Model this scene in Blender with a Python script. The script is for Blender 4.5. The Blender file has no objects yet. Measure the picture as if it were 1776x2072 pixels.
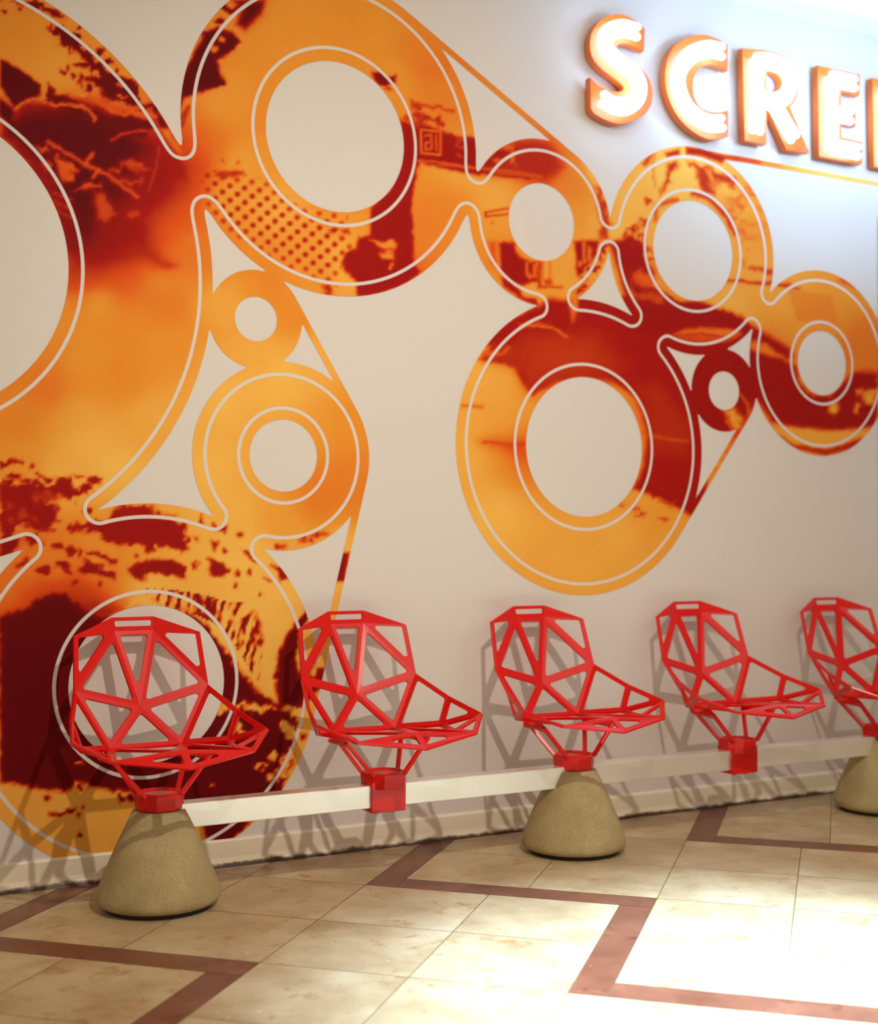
import bpy, bmesh, math, random
import numpy as np
from mathutils import Vector, Matrix

S = bpy.context.scene
COL = S.collection
random.seed(4)

# ------------------------------------------------------------------ camera
FPX, PITCH, ROLL, YAW, DIST, CAMZ = 2710.16, 0.0188, 0.0006, 0.4961, 4.1034, 1.05
cF = np.array([math.sin(YAW)*math.cos(PITCH), math.cos(YAW)*math.cos(PITCH), math.sin(PITCH)])
_r = np.array([math.cos(YAW), -math.sin(YAW), 0.0]); _u = np.cross(_r, cF)
cR = _r*math.cos(ROLL)+_u*math.sin(ROLL); cU = -_r*math.sin(ROLL)+_u*math.cos(ROLL)
cO = np.array([0.0, -DIST, CAMZ])
cam_data = bpy.data.cameras.new('camera'); cam = bpy.data.objects.new('camera', cam_data)
COL.objects.link(cam); S.camera = cam
m = Matrix((cR.tolist(), cU.tolist(), (-cF).tolist())).transposed().to_4x4(); m.translation = Vector(cO.tolist())
cam.matrix_world = m
cam_data.sensor_fit = 'HORIZONTAL'; cam_data.sensor_width = 36.0; cam_data.lens = 36.0*FPX/1776.0
cam_data.clip_start = 0.05
cam_data.dof.use_dof = True; cam_data.dof.focus_distance = 3.95; cam_data.dof.aperture_fstop = 2.0

def proj(P):
    d = np.asarray(P, float)-cO; z = d@cF
    return np.stack([888+FPX*(d@cR)/z, 1036-FPX*(d@cU)/z], -1)
def wallpt(p, y=0.0):
    """photo position -> (x, z) on the vertical plane at depth y"""
    d = cF+cR*((p[0]-888)/FPX)-cU*((p[1]-1036)/FPX); t = (y-cO[1])/d[1]; q = cO+d*t
    return float(q[0]), float(q[2])

# ------------------------------------------------------------------ world, lights, exposure
S.view_settings.view_transform = 'Standard'; S.view_settings.look = 'None'
S.view_settings.exposure = 0.06; S.view_settings.gamma = 1.0; S.view_settings.use_curve_mapping = False
W = bpy.data.worlds.new('world'); S.world = W; W.use_nodes = True
W.node_tree.nodes['Background'].inputs[0].default_value = (1.0, 0.78, 0.55, 1)
W.node_tree.nodes['Background'].inputs[1].default_value = 0.42

def lamp(name, kind, loc, target, energy, color, **kw):
    l = bpy.data.lights.new(name, kind); l.energy = energy; l.color = color
    for k, v in kw.items(): setattr(l, k, v)
    o = bpy.data.objects.new(name, l); COL.objects.link(o); o.location = loc
    d = Vector(target)-Vector(loc); o.rotation_euler = d.to_track_quat('-Z', 'Y').to_euler()
    return o
# warm ceiling spot that throws the chair shadows on the wall
lamp('warm_ceiling_spot', 'SPOT', (1.5, -3.0, 3.05), (2.1, 0, 0.80), 205, (1.0, 0.86, 0.70), spot_size=math.radians(90), spot_blend=1.0, shadow_soft_size=0.035)
# wide area fill, added for the soft warm ambient light
lamp('ambient_fill_area', 'AREA', (2.6, -3.4, 3.12), (2.6, -1.2, 0), 52, (1.0, 0.86, 0.68), shape='RECTANGLE', size=4.5, size_y=2.4)
# cool bright downlight over the floor at the right
lamp('cool_floor_downlight', 'SPOT', (2.45, -2.45, 3.1), (2.2, -1.98, 0), 2900, (0.52, 0.74, 1.0), spot_size=math.radians(48), spot_blend=1.0, shadow_soft_size=0.12)
# unseen cool spot, added to brighten wall and ceiling around the sign
lamp('cool_glow_fill', 'SPOT', (4.0, -1.15, 2.72), (4.0, 0, 3.15), 62, (0.42, 0.68, 1.0), spot_size=math.radians(130), spot_blend=0.8, shadow_soft_size=0.15)

# ------------------------------------------------------------------ helpers
def link(o, parent=None):
    COL.objects.link(o)
    if parent is not None: o.parent = parent
    return o
def tag(o, label=None, cat=None, group=None, kind=None):
    if label: o['label'] = label
    if cat: o['category'] = cat
    if group: o['group'] = group
    if kind: o['kind'] = kind
    return o
def empty(name, loc):
    o = bpy.data.objects.new(name, None); o.empty_display_size = 0.1; o.location = loc
    return link(o)
def mesh_obj(name, bm, mat, parent=None, smooth=False):
    me = bpy.data.meshes.new(name); bm.to_mesh(me); bm.free()
    if smooth:
        for p in me.polygons: p.use_smooth = True
    if mat: me.materials.append(mat)
    return link(bpy.data.objects.new(name, me), parent)
def box(bm, x0, x1, y0, y1, z0, z1, mi=0):
    v = [bm.verts.new((x, y, z)) for x in (x0, x1) for y in (y0, y1) for z in (z0, z1)]
    for f in ((0, 1, 3, 2), (4, 6, 7, 5), (0, 4, 5, 1), (2, 3, 7, 6), (0, 2, 6, 4), (1, 5, 7, 3)):
        bm.faces.new([v[i] for i in f]).material_index = mi
    return v
def lathe(bm, prof, n=64, c=(0, 0)):
    rings = []
    for r, z in prof:
        rings.append([bm.verts.new((c[0]+r*math.cos(2*math.pi*i/n), c[1]+r*math.sin(2*math.pi*i/n), z)) for i in range(n)])
    for a, b in zip(rings, rings[1:]):
        for i in range(n):
            bm.faces.new((a[i], a[(i+1) % n], b[(i+1) % n], b[i]))
    bm.faces.new(rings[0][::-1]); bm.faces.new(rings[-1])
def bevel(bm, w, seg=2, ang=30):
    bm.normal_update()
    es = [e for e in bm.edges if len(e.link_faces) == 2 and e.calc_face_angle() > math.radians(ang)]
    bmesh.ops.bevel(bm, geom=es, offset=w, segments=seg, affect='EDGES', profile=0.6)

class N:
    """tiny node-graph helper"""
    def __init__(s, name):
        s.m = bpy.data.materials.new(name); s.m.use_nodes = True; s.t = s.m.node_tree
        s.b = s.t.nodes['Principled BSDF']
    def n(s, t, **kw):
        o = s.t.nodes.new(t)
        for k, v in kw.items(): setattr(o, k, v)
        return o
    def l(s, a, b): s.t.links.new(a, b)
    def noise(s, scale, detail=4, rough=0.6, co=None):
        o = s.n('ShaderNodeTexNoise'); o.inputs['Scale'].default_value = scale
        o.inputs['Detail'].default_value = detail; o.inputs['Roughness'].default_value = rough
        if co is None:
            g = s.n('ShaderNodeNewGeometry'); co = g.outputs['Position']
        s.l(co, o.inputs['Vector']); return o.outputs['Fac']
    def ramp(s, fac, stops):
        r = s.n('ShaderNodeValToRGB'); e = r.color_ramp.elements
        while len(e) < len(stops): e.new(0.5)
        for el, (p, c) in zip(e, stops): el.position = p; el.color = (*c, 1) if len(c) == 3 else c
        s.l(fac, r.inputs[0]); return r.outputs[0]
    def mix(s, fac, a, b, mode='MIX'):
        x = s.n('ShaderNodeMix', data_type='RGBA', blend_type=mode)
        for i, v in ((0, fac), (6, a), (7, b)):
            if isinstance(v, (int, float)): x.inputs[i].default_value = v
            elif isinstance(v, tuple): x.inputs[i].default_value = (*v, 1)
            else: s.l(v, x.inputs[i])
        return x.outputs[2]
    def bump(s, h, strength=0.2, dist=0.002):
        b = s.n('ShaderNodeBump'); b.inputs['Strength'].default_value = strength
        b.inputs['Distance'].default_value = dist; s.l(h, b.inputs['Height']); s.l(b.outputs[0], s.b.inputs['Normal'])
    def base(s, c):
        if isinstance(c, tuple): s.b.inputs['Base Color'].default_value = (*c, 1)
        else: s.l(c, s.b.inputs['Base Color'])
    def set(s, **kw):
        for k, v in kw.items(): s.b.inputs[k.replace('_', ' ')].default_value = v
        return s
def lin(r, g, b):
    f = lambda c: (c/255/12.92) if c/255 <= 0.04045 else ((c/255+0.055)/1.055)**2.4
    return (f(r), f(g), f(b))

# ------------------------------------------------------------------ materials
WALL = (0.72, 0.69, 0.66)
k = N('wall_paint'); k.base(k.mix(k.noise(3.0), (0.69, 0.66, 0.645), (0.71, 0.68, 0.665))); k.set(Roughness=0.75)
k.bump(k.noise(400, 2), 0.05, 0.001); M_wall = k.m
k = N('ceiling_paint'); k.base(k.mix(k.noise(2), (0.88, 0.89, 0.89), (0.90, 0.91, 0.91))); k.set(Roughness=0.9); M_ceil = k.m
k = N('red_lacquer'); k.base(k.mix(k.noise(6), lin(212, 4, 3), lin(218, 6, 4))); k.set(Roughness=0.5, Metallic=0.0); k.b.inputs['Specular IOR Level'].default_value = 0.1
k.b.inputs['Coat Weight'].default_value = 0.45; k.b.inputs['Coat Roughness'].default_value = 0.16; k.b.inputs['Coat IOR'].default_value = 1.6
k.bump(k.noise(900, 2), 0.06, 0.0005); M_red = k.m
k = N('concrete'); n1 = k.noise(420, 3, 0.7); n2 = k.noise(9, 4)
c1 = k.ramp(n1, [(0.30, lin(146, 130, 92)), (0.5, lin(178, 162, 120)), (0.72, lin(206, 192, 150))])
c2 = k.mix(k.ramp(n2, [(0.35, (0, 0, 0)), (0.7, (1, 1, 1))]), (0.80, 0.76, 0.68), (1.0, 1.0, 1.0))
k.base(k.mix(1.0, c1, c2, 'MULTIPLY')); k.set(Roughness=0.85); k.bump(n1, 0.35, 0.002); M_conc = k.m
k = N('black_rubber'); k.base(k.mix(k.noise(50), (0.01, 0.01, 0.01), (0.02, 0.018, 0.015))); k.set(Roughness=0.7); M_rub = k.m
k = N('white_beam_paint'); k.base(k.mix(k.noise(5), (0.92, 0.91, 0.90), (0.95, 0.94, 0.93))); k.set(Roughness=0.38, Metallic=0.85); M_beam = k.m
k = N('steel'); k.base((0.35, 0.33, 0.3)); k.set(Roughness=0.35, Metallic=1.0); k.bump(k.noise(300), 0.1, 0.0005); M_steel = k.m
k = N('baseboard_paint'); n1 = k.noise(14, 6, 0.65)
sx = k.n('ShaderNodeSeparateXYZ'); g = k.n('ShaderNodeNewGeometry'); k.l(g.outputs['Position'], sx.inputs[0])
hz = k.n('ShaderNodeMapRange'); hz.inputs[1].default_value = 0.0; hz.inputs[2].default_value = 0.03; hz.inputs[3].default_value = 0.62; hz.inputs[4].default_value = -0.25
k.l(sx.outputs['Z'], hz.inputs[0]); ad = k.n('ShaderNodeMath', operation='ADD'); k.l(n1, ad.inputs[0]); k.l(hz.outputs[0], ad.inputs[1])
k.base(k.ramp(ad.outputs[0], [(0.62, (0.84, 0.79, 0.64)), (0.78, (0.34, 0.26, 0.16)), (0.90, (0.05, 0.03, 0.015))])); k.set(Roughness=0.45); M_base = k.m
k = N('display_panel'); k.base((0.85, 0.88, 0.88)); k.set(Roughness=0.3)
k.b.inputs['Emission Color'].default_value = (0.9, 0.97, 1.0, 1); k.b.inputs['Emission Strength'].default_value = 0.9; M_panel = k.m
k = N('panel_frame'); k.base((0.7, 0.7, 0.68)); k.set(Roughness=0.3, Metallic=0.6); M_pframe = k.m
k = N('orange_enamel'); k.base(k.mix(k.noise(12), lin(225, 105, 25), lin(235, 120, 35))); k.set(Roughness=0.4); M_orange = k.m
k = N('neon_glass'); k.base((0.9, 0.95, 1.0)); k.set(Roughness=0.2)
k.b.inputs['Emission Color'].default_value = (0.40, 0.66, 1.0, 1); k.b.inputs['Emission Strength'].default_value = 7.5; M_neon = k.m

# stone tiles
def stone(name, stops, vein, vs, dark):
    k = N(name); g = k.n('ShaderNodeNewGeometry')
    off = k.n('ShaderNodeVectorMath', operation='MULTIPLY_ADD'); cmb = k.n('ShaderNodeCombineXYZ')
    for i in range(3): k.l(g.outputs['Random Per Island'], cmb.inputs[i])
    k.l(cmb.outputs[0], off.inputs[0]); off.inputs[1].default_value = (17.0, 31.0, 5.0); k.l(g.outputs['Position'], off.inputs[2])
    co = off.outputs[0]
    base = k.ramp(k.noise(5.0, 8, 0.62, co), stops)
    rough = k.noise(2.2, 5, 0.6, co)
    v = k.noise(vs, 10, 0.75, co)
    base = k.mix(k.ramp(v, [(0.55, (0, 0, 0)), (0.66, (1, 1, 1))]), base, vein)
    spk = k.noise(70, 2, 0.5, co)
    base = k.mix(k.ramp(spk, [(0.70, (0, 0, 0)), (0.76, (0.7, 0.7, 0.7))]), base, dark)
    k.base(base)
    rr = k.n('ShaderNodeMapRange'); k.l(rough, rr.inputs[0]); rr.inputs[3].default_value = 0.26; rr.inputs[4].default_value = 0.42
    k.l(rr.outputs[0], k.b.inputs['Roughness']); k.b.inputs['Specular IOR Level'].default_value = 0.35
    return k.m
M_tile = stone('cream_marble', [(0.30, lin(166, 142, 104)), (0.5, lin(188, 168, 130)), (0.68, lin(204, 188, 152))], lin(168, 128, 78), 11.0, lin(232, 224, 206))
M_brown = stone('brown_marble', [(0.30, lin(104, 62, 44)), (0.55, lin(124, 78, 58)), (0.75, lin(142, 96, 74))], lin(96, 50, 30), 9.0, lin(170, 120, 90))
k = N('grout'); k.base(k.mix(k.noise(30), lin(120, 95, 60), lin(90, 68, 42))); k.set(Roughness=0.9); M_grout = k.m

# ------------------------------------------------------------------ room shell
XL, XR, YB, ZC = -2.5, 7.0, -7.0, 3.188
bm = bmesh.new(); box(bm, XL, XR, 0.0, 0.15, 0, ZC); tag(mesh_obj('wall_back', bm, M_wall), kind='structure')
bm = bmesh.new(); box(bm, XL, XR, YB, 0.15, ZC, ZC+0.12); tag(mesh_obj('ceiling', bm, M_ceil), kind='structure')

# floor: cream tiles in stepped bands between brown zigzag strips, all at 45 degrees to the wall
TA, TB, SHA, SHB, OA, OB = 0.385, 0.386, 0.863, 0.875, 1.530, 0.160
WA, WB, G = SHA-2*TA, SHB-2*TB, 0.0012
bm = bmesh.new(); box(bm, XL, XR, YB, 0.0, -0.08, -0.0015, 2)
def clipxy(poly):
    for ax, lim, sg in ((0, XL, 1), (0, XR, -1), (1, YB, 1), (1, 0.0, -1)):
        out = []
        for i in range(len(poly)):
            a, b = poly[i], poly[(i+1) % len(poly)]
            da, db = sg*(a[ax]-lim), sg*(b[ax]-lim)
            if da >= 0: out.append(a)
            if (da >= 0) != (db >= 0):
                t = da/(da-db); out.append((a[0]+(b[0]-a[0])*t, a[1]+(b[1]-a[1])*t))
        poly = out
        if len(poly) < 3: return None
    return poly
def tile(a0, a1, b0, b1, mi):
    a0 += G; a1 -= G; b0 += G; b1 -= G
    p = clipxy([((a+b)/math.sqrt(2), (b-a)/math.sqrt(2)) for a, b in ((a0, b0), (a1, b0), (a1, b1), (a0, b1))])
    if p:
        top = [bm.verts.new((x, y, 0)) for x, y in p]; f = bm.faces.new(top)
        f.normal_update()
        if f.normal.z < 0: f.normal_flip()
        f.material_index = mi
for kk in range(-9, 9):
    oa, ob = OA+SHA*kk, OB+SHB*kk
    for I in range(-14, 15):
        for J in (-I-1, -I):
            a, b = oa+2*TA*I, ob+2*TB*J
            if abs(a+b) > 16 or abs(b-a) > 16: continue
            for i in (0, 1):
                for j in (0, 1): tile(a+i*TA, a+(i+1)*TA, b+j*TB, b+(j+1)*TB, 0)
        top = ob-2*TB*I
        tile(oa+2*TA*(I-1), oa+2*TA*I, top-WB, top, 1)
        tile(oa+2*TA*I-WA, oa+2*TA*I, top-2*TB-WB, top-WB, 1)
fl = mesh_obj('floor', bm, M_tile); fl.data.materials.append(M_brown); fl.data.materials.append(M_grout); tag(fl, kind='structure')

# skirting with a coved foot
bm = bmesh.new()
prof = [(0, 0.087), (-0.008, 0.086), (-0.012, 0.080), (-0.012, 0.030), (-0.015, 0.018), (-0.022, 0.008), (-0.026, 0.0), (0, 0.0)]
a = [bm.verts.new((XL, y, z)) for y, z in prof]; b = [bm.verts.new((XR, y, z)) for y, z in prof]
for i in range(len(prof)): j = (i+1) % len(prof); bm.faces.new((a[i], b[i], b[j], a[j]))
bm.faces.new(a[::-1]); bm.faces.new(b)
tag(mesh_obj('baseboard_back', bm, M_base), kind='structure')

# ------------------------------------------------------------------ mural
DISC = dict(A=(.5023, 1.8532, .8942), B=(1.8287, 2.3990, .5401), C=(2.648, 2.1985, .3053), D=(1.193, .5832, .5716), E=(1.6414, 1.3160, .3098),
            G=(3.351, 2.1677, .4061), H=(2.8360, 1.3843, .5485), J=(4.0130, 1.7694, .3832))
SMALL = dict(F=(1.544, 1.7588, .1601), I=(3.4990, 1.6300, .1633))
HOLE = dict(A=(.4835, 1.8590, .4576, .500), B=(1.8287, 2.3957, .2533, .2981), C=(2.647, 2.2003, .1415, 0), D=(1.1933, .592, .2463, .2887),
            E=(1.6416, 1.3176, .1186, .1559), F=(1.544, 1.7591, .0728, 0), G=(3.348, 2.1672, .1953, .2368), H=(2.8370, 1.385, .2591, .3063),
            I=(3.4981, 1.6282, .0767, 0), J=(4.0190, 1.7702, .1335, .1699))
LINE_D, LINE_HW = 0.0415, 0.0055
def tangent(c1, c2, side):
    """outer tangent of two discs; side = +1 left of the direction c1->c2, -1 right"""
    d = np.array([c2[0]-c1[0], c2[1]-c1[1]]); L = np.hypot(*d); d = d/L
    s = (c1[2]-c2[2])/L; c = math.sqrt(1-s*s); nrm = np.array([-d[1], d[0]])*side
    n = d*s+nrm*c
    return np.array(c1[:2])+n*c1[2], np.array(c2[:2])+n*c2[2], n
belts = []
def belt(c1, c2, side, w):
    p, q, n = tangent(c1, c2, side); belts.append([tuple(p), tuple(q), tuple(q-n*w), tuple(p-n*w)])
belt(DISC['B'], DISC['C'], +1, .022); belt(SMALL['F'], DISC['E'], +1, .023); belt(DISC['E'], DISC['D'], +1, .026); belt(SMALL['I'], DISC['H'], +1, .022)
belts.append([wallpt(p) for p in ((1385, 297), (1500, 317), (1790, 371), (1790, 379), (1500, 328), (1463, 323), (1400, 320))])

def poly_sd(P, poly):
    """signed distance (negative inside) of points P (n,2) to a polygon"""
    poly = np.asarray(poly, float); d = np.full(len(P), 1e9); ins = np.zeros(len(P), bool)
    for a, b in zip(poly, np.roll(poly, -1, 0)):
        e = b-a; w = P-a; t = np.clip((w@e)/(e@e+1e-12), 0, 1); r = w-t[:, None]*e
        d = np.minimum(d, (r**2).sum(1))
        c = (a[1] <= P[:, 1]) != (b[1] <= P[:, 1])
        with np.errstate(divide='ignore', invalid='ignore'):
            xi = a[0]+(P[:, 1]-a[1])*e[0]/(e[1] if abs(e[1]) > 1e-12 else 1e-12)
        ins ^= c & (P[:, 0] < xi)
    d = np.sqrt(d); return np.where(ins, -d, d)

STEP = 0.0062
gx = np.arange(0.66, 4.42, STEP); gz = np.arange(0.075, 2.97, STEP)
GX, GZ = np.meshgrid(gx, gz, indexing='ij'); PW = np.stack([GX.ravel(), GZ.ravel()], 1)
dm = np.full(len(PW), 1e9)
for c in DISC.values(): dm = np.minimum(dm, np.hypot(PW[:, 0]-c[0], PW[:, 1]-c[1])-c[2])
def smin(a, b, k):
    h = np.maximum(k-np.abs(a-b), 0)/k; return np.minimum(a, b)-h*h*k/4
_d = {k_: np.hypot(PW[:, 0]-c[0], PW[:, 1]-c[1])-c[2] for k_, c in DISC.items()}
dm = np.minimum(dm, smin(_d['A'], _d['B'], .032)); dm = np.minimum(dm, smin(_d['B'], _d['C'], .030))
sh = dm.copy()
for c in SMALL.values(): sh = np.minimum(sh, np.hypot(PW[:, 0]-c[0], PW[:, 1]-c[1])-c[2])
for p in belts: sh = np.minimum(sh, poly_sd(PW, p))
for c in HOLE.values(): sh = np.maximum(sh, c[2]-np.hypot(PW[:, 0]-c[0], PW[:, 1]-c[1]))
# exact distance to the outline of the joined big discs -> the pale inset line
D2 = dm.reshape(len(gx), len(gz)); P2 = PW.reshape(len(gx), len(gz), 2); bp = []
for a, b, pa, pb in ((D2[:-1], D2[1:], P2[:-1], P2[1:]), (D2[:, :-1], D2[:, 1:], P2[:, :-1], P2[:, 1:])):
    mk = (a < 0) != (b < 0); t = (a[mk]/(a[mk]-b[mk]))[:, None]; bp.append(pa[mk]*(1-t)+pb[mk]*t)
bp = np.concatenate(bp)
for c in DISC.values():          # outline beyond the tabulated area
    th = np.linspace(0, 2*math.pi, 900); q = np.stack([c[0]+c[2]*np.cos(th), c[1]+c[2]*np.sin(th)], 1)
    q = q[(q[:, 0] < gx[0]) | (q[:, 1] > gz[-1]) | (q[:, 1] < gz[0]) | (q[:, 0] > gx[-1])]
    for c2 in DISC.values():
        if c2 is not c: q = q[np.hypot(q[:, 0]-c2[0], q[:, 1]-c2[1]) > c2[2]]
    bp = np.concatenate([bp, q])
ln = np.full(len(PW), 1.0)
idx = np.where((dm < 0) & (dm > -0.2))[0]
for s in range(0, len(idx), 4000):
    ii = idx[s:s+4000]; q = PW[ii]
    lo, hi = q.min(0)-0.12, q.max(0)+0.12
    bb = bp[(bp[:, 0] > lo[0]) & (bp[:, 0] < hi[0]) & (bp[:, 1] > lo[1]) & (bp[:, 1] < hi[1])]
    if not len(bb): continue
    dd = np.sqrt(((q[:, None, :]-bb[None])**2).sum(2).min(1)); ln[ii] = np.minimum(ln[ii], np.abs(dd-LINE_D))
for c in HOLE.values():
    if c[3]: ln = np.minimum(ln, np.abs(np.hypot(PW[:, 0]-c[0], PW[:, 1]-c[1])-c[3]))

# ---- printed artwork: tone 0 amber, 1 orange, 2 red-orange, 3 red, 4 maroon
PP = proj(np.stack([PW[:, 0], 0*PW[:, 0], PW[:, 1]], 1)); PX, PY = PP[:, 0], PP[:, 1]
rng = np.random.default_rng(7)
def vnoise(u, v, seed):
    r = np.random.default_rng(seed).random((257, 257)); iu, iv = np.floor(u).astype(int), np.floor(v).astype(int)
    fu, fv = u-iu, v-iv; fu = fu*fu*(3-2*fu); fv = fv*fv*(3-2*fv); iu %= 256; iv %= 256
    return (r[iu, iv]*(1-fu)+r[iu+1, iv]*fu)*(1-fv)+(r[iu, iv+1]*(1-fu)+r[iu+1, iv+1]*fu)*fv-0.5
NZ = [(vnoise(PX/s+9, PY/s+5, 11+s)+0.5*vnoise(PX/s*2.1+3, PY/s*2.1, 12+s)) for s in (12, 24, 60)]
NZ2 = [(vnoise(PX/s+40, PY/s+25, 31+s)+0.5*vnoise(PX/s*2.1+7, PY/s*2.1, 32+s)) for s in (12, 24, 60)]
BT = np.array([(60,60,1.1),(20,30,1.1),(250,110,1),(100,130,.9),(200,500,3.1),(250,480,3),(160,560,2.3),(250,570,1.9),(330,560,1.2),(370,450,1.9),(380,360,2.3),(300,350,3.1),
(200,620,.8),(260,660,1.1),(180,720,.9),(100,790,1.6),(40,860,1.3),(150,840,.7),(250,760,1.2),(330,700,1),(300,850,.5),(180,900,.2),(60,920,.9),(120,960,.4),(230,940,.1),(340,620,1.5),(400,500,1.5),(120,640,1),
(450,200,.9),(600,60,.95),(760,60,1.0),(880,130,1.6),(800,160,.9),(900,200,1.3),(850,100,1.3),(420,310,1.6),(395,330,2.2),(480,330,.7),(560,420,.5),(700,540,.4),(640,560,1),(870,450,1.4),(920,420,1.3),(830,560,1.8),(940,350,.6),(460,400,.7),
(440,620,.5),(520,720,.4),(600,640,1.2),(560,560,1.2),(640,720,.4),(450,800,.15),(430,950,.15),(570,760,.1),(700,850,1),(720,980,1.4),(650,1010,1.5),(560,1050,.8),(480,1050,.3),(690,1120,.3),
(500,1120,.1),(300,1200,.3),(100,1150,1.3),(200,1130,1),(60,1110,1.6),(580,1230,.1),(600,1350,.4),(450,1300,.1),(40,1600,.6),(150,1650,.5),(200,1690,.6),(190,1165,1.4),(170,1190,2.4),(90,1190,1.8),
(1000,400,.5),(1150,380,1.4),(1190,330,1.2),(980,450,.9),(1100,560,.8),(1180,440,1.1),(1000,520,1.2),(1100,340,2.2),(1200,450,.5),
(1270,400,.4),(1350,350,.1),(1400,320,.1),(1500,400,.9),(1540,470,1.1),(1500,560,.8),(1480,620,.6),(1300,470,.6),(1340,590,1),(1250,470,.3),
(1600,600,.8),(1700,580,1.1),(1650,640,1.1),(1740,700,1.6),(1560,700,1.3),(1600,860,.7),(1700,870,.4),(960,750,.4),(940,900,.45),(1000,880,.7),(1060,920,1.6),(1000,1050,.2),(1150,1120,.6),(1250,1100,.5),(1330,1050,.9),(1300,1000,.8),(1180,1180,.5),(1000,760,.6),
(1460,790,3.2),(1700,350,.1),(1776,370,.1)])
num = np.zeros(len(PX)); den = np.zeros(len(PX))
for x, y, t in BT:
    w = 1/(((PX-x)**2+(PY-y)**2)+900)**1.6; num += w*t; den += w
tone = num/den + 0.12*NZ[2]
def shape(poly, t, soft=1.6, rough=0.0, sc=0, z=None):
    """paint one printed patch: polygon in photo positions, tone, edge softness, raggedness"""
    rough *= 0.8
    poly = np.array(poly, float)
    if z: poly = poly*z[2]+np.array(z[:2])
    lo, hi = poly.min(0)-rough*1.5-soft*3, poly.max(0)+rough*1.5+soft*3
    i = np.where((PX > lo[0]) & (PX < hi[0]) & (PY > lo[1]) & (PY < hi[1]))[0]
    if not len(i): return
    sd = poly_sd(np.stack([PX[i]+rough*2*NZ[sc][i], PY[i]+rough*2*NZ2[sc][i]], 1), poly)+rough*0.6*NZ[0][i]
    a = 1/(1+np.exp(np.clip(sd/soft, -30, 30))); tone[i] = tone[i]*(1-a)+t*a
def stroke(pts, w, t, soft=1.2, rough=0.0, z=None):
    pts = np.array(pts, float)
    if z: pts = pts*z[2]+np.array(z[:2])
    lo, hi = pts.min(0)-w*2-6, pts.max(0)+w*2+6
    i = np.where((PX > lo[0]) & (PX < hi[0]) & (PY > lo[1]) & (PY < hi[1]))[0]
    if not len(i): return
    q = np.stack([PX[i]+rough*NZ[0][i]*2, PY[i]+rough*NZ2[0][i]*2], 1); d = np.full(len(i), 1e9)
    for a, b in zip(pts[:-1], pts[1:]):
        e = b-a; u = np.clip(((q-a)@e)/(e@e+1e-9), 0, 1); d = np.minimum(d, np.hypot(*(q-a-u[:, None]*e).T))
    al = 1/(1+np.exp(np.clip((d-w/2)/soft, -30, 30))); tone[i] = tone[i]*(1-al)+t*al
def blob(x, y, rx, ry, t, rough=4, soft=1.4, z=None):
    th = np.linspace(0, 2*math.pi, 12, endpoint=False)
    shape(np.stack([x+rx*np.cos(th), y+ry*np.sin(th)], 1), t, soft, rough, 0, z)
Z3 = (0, 1000, .3941); Z4 = (880, 250, .2252); Z5 = (1200, 270, .2252); Z6 = (1300, 520, .268); Z7 = (900, 600, .3716); Z8 = (0, 0, .2895); Z9 = (350, 0, .366); Z10 = (0, 880, .1737)
# big left ring
shape([(130,330),(240,300),(330,270),(372,340),(360,390),(300,450),(300,500),(200,540),(150,540)], 3.3, 18)
shape([(0,205),(30,228),(60,208),(100,212),(150,205),(200,208),(260,240),(300,300),(270,340),(250,400),(200,440),(190,480),(150,500),(135,470),(110,400),(70,340),(30,300),(0,280)], 4.0, 9, 6, 1)
shape([(0,420),(60,440),(290,590),(285,640),(250,690),(210,700),(100,745),(0,600)], 4.1, 1.5, 2, 0, Z8)
shape([(0,700),(110,780),(60,850),(0,800)], 4.1, 1.5, 2, 0, Z8)
shape([(320,720),(300,690),(345,590),(370,660),(480,690),(600,760),(760,830),(960,820),(1060,830),(1100,900),(1000,960),(700,900)], 3.9, 2, 8, 0, Z8)
shape([(330,200),(440,165),(560,240),(590,330),(700,430),(860,560),(960,590),(980,700),(1010,780),(880,730),(760,700),(640,560),(600,430),(520,350),(510,390),(480,330),(420,330),(400,250)], 3.9, 1.5, 9, 0, Z8)
shape([(60,0),(250,0),(350,60),(460,120),(420,125),(330,100),(280,60),(230,80),(180,20)], 3.8, 1.5, 8, 0, Z8)
for x, y, a, b in [(430,500,18,14),(470,470,10,22),(510,530,12,26),(560,460,50,16),(560,560,10,45),(620,560,36,12),(610,620,14,30),(680,590,22,18),(740,610,20,22),(780,650,16,30),(700,370,40,30),(760,430,30,22),(820,490,14,22),(690,480,24,18),(840,640,12,26),(1040,740,26,16),(1080,775,26,18),(870,570,60,24),(140,60,14,30),(20,80,12,8),(560,190,18,16)]: blob(x, y, a, b, 3.9, 6, 1.3, Z8)
for x, y, a, b in [(660,520,22,12),(840,600,30,14),(560,660,36,10),(860,680,40,12),(900,540,20,10),(540,210,16,8)]: blob(x, y, a, b, 1.0, 6, 1.3, Z8)
shape([(1060,780),(1110,780),(1180,890),(1130,900)], 3.9, 1.5, 2, 0, Z8); shape([(1120,905),(1180,900),(1260,1040),(1270,1100),(1230,1060),(1150,960)], 1.5, 2, 2, 0, Z8)
shape([(1150,990),(1210,1060),(1290,1170),(1300,1260),(1230,1240),(1180,1120)], 3.1, 4, 0, 0, Z8)
stroke([(110,760),(150,715),(220,690),(290,700),(390,740),(450,735),(560,740),(610,770),(660,840)], 6, 1.4, 1.5, 4, Z8)
stroke([(680,700),(780,770),(860,800),(960,790),(1090,815)], 7, 1.8, 1.5, 3, Z8); stroke([(320,690),(300,680),(330,600)], 4, 1, 1.2, 1, Z8)
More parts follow.
